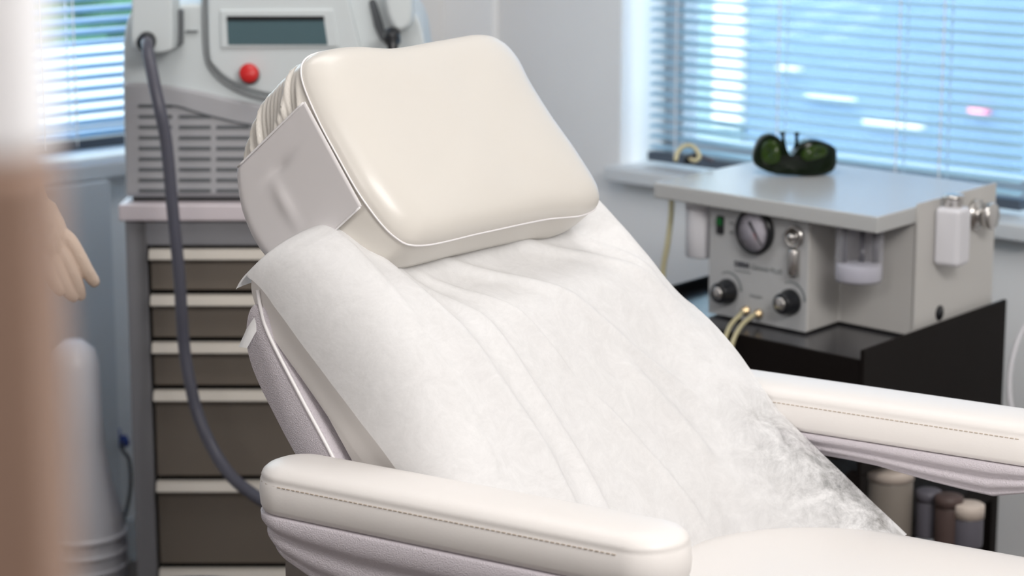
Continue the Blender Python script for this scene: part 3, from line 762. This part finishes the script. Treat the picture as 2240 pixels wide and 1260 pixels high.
# ---------------------------------------------------------------- drawer cabinet and laser unit
CY = 3.9
def cf(x, y, z): return Vector((x, CY + y, z))
cx0 = aty(284, 800, CY).x; cx1 = aty(905, 800, CY).x
zt_ = aty(400, 445, CY).z; zs_ = aty(400, 482, CY).z
cab = thing('drawer_cabinet', ((cx0 + cx1) / 2, CY + .22, 0), 'tall grey cabinet of shallow brown drawers standing under the laser unit', 'cabinet')
CD = .30
g = G(); fw = .036; zi = aty(400, 537, CY).z; zf = .12
g.box(cf, cx0, cx0 + fw, 0, CD, .05, zs_).box(cf, cx1 - fw, cx1, 0, CD, .05, zs_).box(cf, cx0 + fw, cx1 - fw, 0, CD, zi, zs_).box(cf, cx0 + fw, cx1 - fw, .02, CD, .05, zf).box(cf, cx0 + fw, cx1 - fw, CD - .01, CD, zf, zi)
bev(g.build('cabinet_body', M['cabf'], cab), .002, 2)
bev(G().box(cf, cx0 - .009, cx1 + .009, -.012, CD, zs_, zt_).build('cabinet_top', M['shelf'], cab), .004, 3)
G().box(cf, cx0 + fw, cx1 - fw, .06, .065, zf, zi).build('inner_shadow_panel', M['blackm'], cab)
for (y0, y1) in ((537, 638), (638, 742), (742, 847), (847, 1046), (1046, 1238), (1238, 1345)):
    za, zb_ = aty(400, y0, CY).z, aty(400, y1, CY).z
    d = bev(G().box(cf, cx0 + fw + .004, cx1 - fw - .004, .012, .03, zb_ + .001, za - .0065 - .019).build('drawer', M['drw'], cab), .0015, 2)
    pu = G(); pr = [(-.002, za - .0068), (-.002, za - .0095), (-.008, za - .022), (-.008, za - .0242), (.014, za - .0242), (.014, za - .0068)]
    v = [Vector((x, CY + a, b)) for x in (cx0 + fw + .004, cx1 - fw - .004) for a, b in pr]; k = len(pr)
    pu.add(v, [tuple(range(k)), tuple(range(2 * k - 1, k - 1, -1))] + [(i, (i + 1) % k, (i + 1) % k + k, i + k) for i in range(k)])
    bev(pu.build('handle', M['pull'], d), .001, 2)
for sx in (cx0 + .05, cx1 - .05):
    for sy in (.06, CD - .06):
        G().lathe((sx, CY + sy, .028), (1, 0, 0), [(0, -.012), (.026, -.012), (.028, 0), (.026, .012), (0, .012)], 20).build('castor', M['blackm'], cab, True)

las = thing('laser_unit', ((cx0 + cx1) / 2, CY + .2, zt_), 'grey laser unit with small screen, red stop button and dark handpiece hose', 'laser machine')
def pp(poly, y0, y1, name, mm, par, bw=.004, cm=True, smooth_n=5):
    P = [aty(u, v, CY) for u, v in poly]
    return bev(G().prism([(p.x, p.z) for p in P], CY + y0, CY + y1, lambda a, b, c_: Vector((a, b, c_))).build(name, mm, par), bw, 3)
def sp(pts, n=6): return [(p.x, p.y) for p in catmull([(a, b, 0) for a, b in pts], n)]
hous = pp([(270, 437), (266, 300), (264, 180), (265, 100)] + sp([(268, 70), (276, 40), (292, 20), (320, 12)], 4) + [(442, 10)] + sp([(444, -20), (452, -70), (480, -110), (540, -130)], 4) + sp([(660, -130), (712, -115), (732, -80), (742, -10)], 4) + sp([(860, -20), (900, 18), (922, 60), (932, 120)], 4) + [(937, 437)], .02, .27, 'housing', M['lcase'], las, .012)
G().box(cf, cx0 + .01, cx1 - .01, .03, .26, zt_, zt_ + .012).build('base_plate', M['blackm'], las)
low = pp([(272, 430), (268, 184)] + sp([(268, 184), (330, 185), (420, 199), (520, 222), (640, 243)], 5)[1:] + [(934, 243), (936, 430)], .008, .03, 'vent_panel', M['lcase2'], las, .006)
g = G()
def slot(x0, x1, y, h=7.5, yo=.0065):
    a = aty(x0, y - h / 2, CY); b = aty(x1, y + h / 2, CY)
    g.box(ID, a.x, b.x, CY + yo, CY + yo + .004, b.z, a.z)
for k in range(9):
    y = 233 + 23.2 * k
    cols = [(302, 375), (390, 460), (472, 545), (557, 630), (642, 715), (727, 800), (812, 885)]
    for i, (a, b) in enumerate(cols):
        if k == 0 and i > 0: continue
        if k == 1 and i > 1: continue
        if k == 2 and i > 3: continue
        slot(a, b, y)
g.build('vent_slots', M['lgroove'], low)
g = G(); g.tube([aty(u, v, CY + .0065) for u, v in sp([(302, 232), (378, 231), (420, 242), (470, 256), (560, 275), (700, 290), (885, 292)])], .0018, 6); g.build('swept_groove', M['lgroove'], low, True)
g = G(); g.tube([aty(u, v, CY + .018) for u, v in sp([(446, -50), (447, 60), (452, 125), (466, 155), (498, 185), (545, 208), (610, 222), (700, 226)])], .0042, 8); g.build('console_groove', M['cgroove'], hous, True)
con = pp(sp([(450, -100), (452, 0), (455, 118), (468, 148), (500, 176), (548, 198), (610, 210), (700, 214), (800, 214)], 4) + [(790, 110), (748, -60), (730, -100)], .004, .03, 'console', M['lcase'], las, .006)
bz = pp([(480, 22), (728, 20), (742, 104), (482, 106)], .000, .012, 'screen_bezel', M['shelf'], con, .003)
bz.data.materials[0] = M['lcase']
pp([(496, 37), (708, 37), (717, 98), (499, 98)], -.0012, .003, 'screen', M['lscreen'], bz, .0005)
pp([(496, 35), (709, 35), (710, 44), (497, 45)], -.003, .003, 'screen_shadow_lip', M['black'], bz, .0005)
rb = G().lathe(aty(547, 164, CY + .004), (0, -1, .25), [(0, 0), (.017, 0), (.017, .004), (.012, .006), (0, .006)], 28).build('button_collar', M['lgroove'], con, True)
G().lathe(aty(547, 163, CY + .002), (0, -1, .25), [(0, 0), (.0135, 0), (.0165, .012), (.0165, .019), (.014, .022), (0, .023)], 32).build('stop_button', M['red'], rb, True)
hpce = pp(sp([(304, -20), (302, 60), (306, 96), (322, 106), (360, 107), (384, 103), (391, 90), (391, 20), (389, -20)], 3) , -.075, .02, 'handpiece', M['lcase'], las, .010)
pp([(388, 20), (399, 22), (399, 98), (388, 102)], -.01, .02, 'handpiece_dock', M['lgroove'], las, .003)
pp([(404, 68), (430, 68), (430, 73), (404, 73)], .0155, .021, 'dock_mark', M['inkgrey'], las, .0003)
sk = G().lathe(aty(322, 88, CY - .075), (0, -1, -.25), [(0, 0), (.0155, 0), (.0155, .016), (.0125, .018), (0, .018)], 28).build('hose_socket', M['black'], hpce, True)
HZ = [(321, 88, 3.82), (322, 100, 3.79), (327, 130, 3.77), (338, 185, 3.75), (350, 240, 3.74), (362, 300, 3.74), (370, 370, 3.74), (376, 440, 3.74), (384, 520, 3.74), (392, 600, 3.74), (397, 680, 3.74), (403, 760, 3.74), (416, 840, 3.73), (434, 910, 3.72), (462, 975, 3.70), (500, 1035, 3.66), (545, 1075, 3.62), (610, 1110, 3.58), (720, 1120, 3.6), (800, 1060, 3.7)]
G().tube(catmull([aty(u, v, y) for u, v, y in HZ], 6), .0105, 14).build('hose', M['hose'], hpce, True)
hr = pp(sp([(838, -30), (850, 30), (868, 62), (888, 62), (905, 40), (905, -30)], 3), -.05, .02, 'handpiece', M['lcase'], las, .01)
pp(sp([(806, 5), (818, 0), (832, 40), (842, 80), (834, 92), (818, 60)], 3), .014, .022, 'handpiece_dock', M['lgroove'], las, .002)
G().lathe(aty(857, 72, CY - .045), (.1, -1, -.9), [(0, 0), (.014, 0), (.014, .02), (.009, .024), (.009, .05), (0, .05)], 24).build('hose_socket', M['black'], hr, True)

# round stool seat just showing under the bottom drawer
sto = thing('rolling_stool', (aty(410, 1262, 3.45).x, 3.45 , 0), 'round blue-grey rolling stool in front of the bottom drawers', 'stool')
szt = aty(410, 1246, 3.62).z
G().lathe((sto.location.x, 3.45, 0), (0, 0, 1), [(0, szt - .06), (.13, szt - .06), (.155, szt - .045), (.16, szt - .02), (.15, szt - .004), (.13, szt), (0, szt)], 40).build('stool_seat', M['navy'], sto, True)
G().lathe((sto.location.x, 3.45, 0), (0, 0, 1), [(0, .03), (.17, .03), (.17, .05), (.03, .07), (.025, .09), (.025, szt - .06), (0, szt - .06)], 32).build('stool_base', M['steel'], sto, True)

# ---------------------------------------------------------------- left side: socket, plug, canister
lf = lambda x, y, z: RM(y, x, z)     # x along the left wall from the corner
def onleft(u, v):                     # point on the left wall behind a pixel
    r = ray(u, v); nrm = Vector((q, -q, 0)); t = ((Cn - C0).dot(nrm)) / r.dot(nrm); P = C0 + r * t
    return (P - Cn).dot(Vector((-q, -q, 0))), P.z
sx_, sz_ = onleft(236, 905)
sk2 = bev(G().box(lf, sx_ - .02, sx_ + .03, .001, .012, sz_ - .015, sz_ + .012).build('wall_socket', M['whitep'], None), .003, 2)
tag(sk2, 'small pale wall socket above the blue plug', 'socket')
bx, bz2 = onleft(236, 955)
pl = thing('blue_plug', lf(bx, .03, bz2 - .02), 'bright blue plug with a thin dark cord beside the grey cabinet', 'plug')
bm_ = G().lathe(lf(bx + .008, .03, bz2 + .012), (.3, .2, 1), [(0, -.018), (.012, -.016), (.016, 0), (.012, .014), (0, .016)], 12)
bm_.lathe(lf(bx - .012, .03, bz2 - .008), (1, .2, .3), [(0, -.018), (.011, -.016), (.015, 0), (.011, .014), (0, .016)], 12)
bm_.build('plug_body', M['blue'], pl, True)
G().tube(catmull([lf(bx - .015, .03, bz2 - .01), aty(268, 985, 4.3), aty(283, 1010, 4.25), aty(284, 1080, 4.25), aty(262, 1180, 4.25), aty(250, 1300, 4.25)], 8), .0035, 8).build('cord', M['blackm'], pl, True)
xx, zz_ = onleft(170, 500)
st(bev(G().box(lf, onleft(211, 600)[0], onleft(40, 600)[0], 0.001, .06, 0, LW[2] - .031).build('trim_2', M['sill'], None), .004, 2))
cn = thing('white_canister', (-.80, 4.02, 0), 'tall white plastic canister with rounded shoulders on the floor at left', 'canister')
zc = aty(165, 742, 4.02).z
rC = [(0, .0), (.075, .0), (.085, .02), (.085, .20), (.080, .26), (.062, .32), (.050, .40), (.047, zc - .05), (.040, zc - .02), (.02, zc - .003), (0, zc)]
G().lathe((aty(168, 1000, 4.02).x, 4.02, 0), (0, 0, 1), rC, 40).build('canister_body', M['whitep'], cn, True)
for k in range(3):
    G().lathe((aty(168, 1000, 4.02).x, 4.02, .16 + .03 * k), (0, 0, 1), [(.084, 0), (.088, .003), (.088, .009), (.084, .012)], 40).build('rib', M['whitep'], cn, True)

# ---------------------------------------------------------------- near partition, far out of focus
def px_(u, v, y): return aty(u, v, y)
PY = .50
pa = thing('partition', (px_(40, 700, PY).x - .1, PY, 0), 'blurred upright partition with white top and tan lower panel, nearest the camera', 'partition')
xr = px_(112, 700, PY).x; zsplit = px_(60, 345, PY).z
bev(G().box(ID, xr - .35, xr, PY - .01, PY + .02, zsplit, 2.1).build('white_panel', M['whitepan'], pa), .004, 3)
bev(G().box(ID, xr - .35, xr, PY - .012, PY + .022, 0, zsplit).build('tan_panel', M['brown'], pa), .004, 3)

# ---------------------------------------------------------------- person with gloved hand
HY = 3.05
per = thing('person', (-.93, HY + .02, 0), 'standing person in pale uniform, mostly out of frame, pale gloved hand hanging down', 'person')
def skin_mesh(name, pts, edges, rad, m, par, sub=2, root=0):
    me = bpy.data.meshes.new(name); o = bpy.data.objects.new(name, me); COL.objects.link(o)
    inv = wm(par).inverted(); me.from_pydata([inv @ Vector(p) for p in pts], edges, []); o.parent = par
    me.materials.append(m); s = o.modifiers.new('skin', 'SKIN'); s.use_smooth_shade = True
    for i, r in enumerate(rad): me.skin_vertices[0].data[i].radius = (r, r) if not isinstance(r, tuple) else r
    me.skin_vertices[0].data[root].use_root = True
    u = o.modifiers.new('sub', 'SUBSURF'); u.levels = sub; u.render_levels = sub
    return o
X0 = -.93; wrist = aty(60, 450, HY)
elb = Vector((-.74, HY + .05, 1.12)); 
pts = [(X0, HY, .92), (X0, HY, 1.12), (X0, HY, 1.35), (X0, HY, 1.47), (X0, HY, 1.53),
       (X0 + .15, HY, 1.40), elb, wrist, (X0 - .15, HY, 1.40), (2 * X0 - elb.x, elb.y, elb.z), (2 * X0 - wrist.x, wrist.y, wrist.z),
       (X0 + .09, HY, .86), (X0 + .10, HY, .48), (X0 + .10, HY + .02, .09), (X0 + .10, HY - .13, .035),
       (X0 - .09, HY, .86), (X0 - .10, HY, .48), (X0 - .10, HY + .02, .09), (X0 - .10, HY - .13, .035), (X0, HY - .01, 1.64), (X0, HY - .005, 1.74)]
ed = [(0, 1), (1, 2), (2, 3), (3, 4), (2, 5), (5, 6), (6, 7), (2, 8), (8, 9), (9, 10), (0, 11), (11, 12), (12, 13), (13, 14), (0, 15), (15, 16), (16, 17), (17, 18), (4, 19), (19, 20)]
rad = [.14, .13, .15, .07, .055, .062, .043, .028, .062, .043, .028, .085, .058, .04, .035, .085, .058, .04, .035, .09, .07]
body = skin_mesh('body', pts, ed, rad, M['skin'], per)
g = G()
def ell(cx_, cy_, z, rx, ry, n=28): return [Vector((cx_ + rx * math.cos(2 * math.pi * k / n), cy_ + ry * math.sin(2 * math.pi * k / n), z)) for k in range(n)]
g.loft([ell(X0, HY, z, rx, ry) for z, rx, ry in ((.66, .20, .15), (.9, .195, .15), (1.12, .175, .14), (1.32, .19, .15), (1.42, .17, .12), (1.48, .09, .08))])
g.build('tunic', M['cloth'], per, True)
def cone(p, r0, q_, r1, name, mm): G().tube([p, p.lerp(q_, .5), q_], [r0, (r0 + r1) / 2, r1], 20).build(name, mm, per, True)
cone(Vector((X0 + .15, HY, 1.40)), .075, elb, .058, 'sleeve', M['cloth'])
cone(Vector((X0 - .15, HY, 1.40)), .075, Vector((2 * X0 - elb.x, elb.y, elb.z)), .058, 'sleeve', M['cloth'])
for sx in (.1, -.1):
    cone(Vector((X0 + sx, HY, .86)), .10, Vector((X0 + sx, HY + .02, .10)), .065, 'trouser_leg', M['cloth'])
G().lathe((X0, HY + .015, 1.62), (0, 0, 1), [(.095, 0), (.105, .06), (.10, .12), (.07, .17), (0, .185)], 24).build('hair', M['hair'], per, True)
# glove: palm, four fingers and a thumb fused into one surface
def hx(u, v, d=0): return aty(u, v, HY + d)
bmesh_pts = []
def cap(g, pts, rs, n=14):
    P = catmull(pts, 5); L_ = len(P) - 1; rr = [interp([k / (len(rs) - 1) for k in range(len(rs))], rs, i / L_) for i in range(L_ + 1)]
    d0 = (P[0] - P[1]).normalized(); d1 = (P[-1] - P[-2]).normalized()
    PP = [P[0] + d0 * rr[0] * .9, P[0] + d0 * rr[0] * .6] + P + [P[-1] + d1 * rr[-1] * .6, P[-1] + d1 * rr[-1] * .92]
    RR = [rr[0] * .4, rr[0] * .8] + rr + [rr[-1] * .8, rr[-1] * .35]
    g.tube(PP, RR, n)
g = G()
cap(g, [hx(44, 415), hx(68, 462), hx(92, 492)], [.030, .027, .029])
cap(g, [hx(86, 470, .0), hx(112, 505, -.004), hx(134, 528, -.006)], [.026, .022, .014])
cap(g, [hx(84, 485, -.012), hx(104, 528, -.014), hx(122, 556, -.014)], [.024, .021, .015])
cap(g, [hx(78, 495, -.024), hx(94, 545, -.024), hx(108, 575, -.022)], [.022, .019, .013])
cap(g, [hx(128, 512, -.004), hx(150, 527, -.006), hx(172, 560, -.008), hx(190, 592, -.008), hx(206, 616, -.006)], [.0125, .0115, .0105, .0098, .0082])
cap(g, [hx(118, 535, -.012), hx(137, 560, -.016), hx(157, 598, -.018), hx(170, 628, -.016), hx(176, 646, -.013)], [.0125, .0115, .0105, .0095, .0078])
cap(g, [hx(104, 552, -.024), hx(120, 585, -.028), hx(136, 618, -.028), hx(150, 640, -.024), hx(160, 650, -.020)], [.012, .011, .010, .009, .0075])
cap(g, [hx(92, 565, -.036), hx(104, 595, -.038), hx(118, 622, -.038), hx(130, 638, -.034)], [.0105, .0095, .0085, .0068])
cap(g, [hx(82, 470, .016), hx(98, 500, .034), hx(106, 540, .042), hx(112, 568, .040)], [.016, .0135, .012, .0095])
gl = g.build('glove', M['glove'], per, True)
rm = gl.modifiers.new('remesh', 'REMESH'); rm.mode = 'VOXEL'; rm.voxel_size = .0013; rm.use_smooth_shade = True
smo = gl.modifiers.new('smooth', 'SMOOTH'); smo.iterations = 2; smo.factor = .5
tag(gl, 'pale latex glove on the hanging hand')
g2 = gl.copy(); COL.objects.link(g2); g2.parent = per; g2.scale = (-1, 1, 1); g2.location.x = -gl.location.x
G().lathe((X0, HY - .105, 1.635), (0, -.35, 1), [(0, -.022), (.014, -.018), (.010, .0), (.005, .022), (0, .026)], 12).build('nose', M['skin'], per, True)
for sx in (-.033, .033):
    G().lathe((X0 + sx, HY - .082, 1.672), (0, -1, 0), [(0, -.012), (.010, -.008), (.0125, 0), (.010, .008), (0, .012)], 14).build('eye', M['black'], per, True)
    G().lathe((X0 + sx * 2.9, HY, 1.655), (1 if sx > 0 else -1, 0, 0), [(0, -.01), (.022, -.008), (.026, 0), (.018, .008), (0, .006)], 14).build('ear', M['skin'], per, True)
G().lathe((X0, HY - .088, 1.595), (1, 0, 0), [(0, -.024), (.005, -.015), (.007, 0), (.005, .015), (0, .024)], 12).build('mouth', M['red'], per, True)
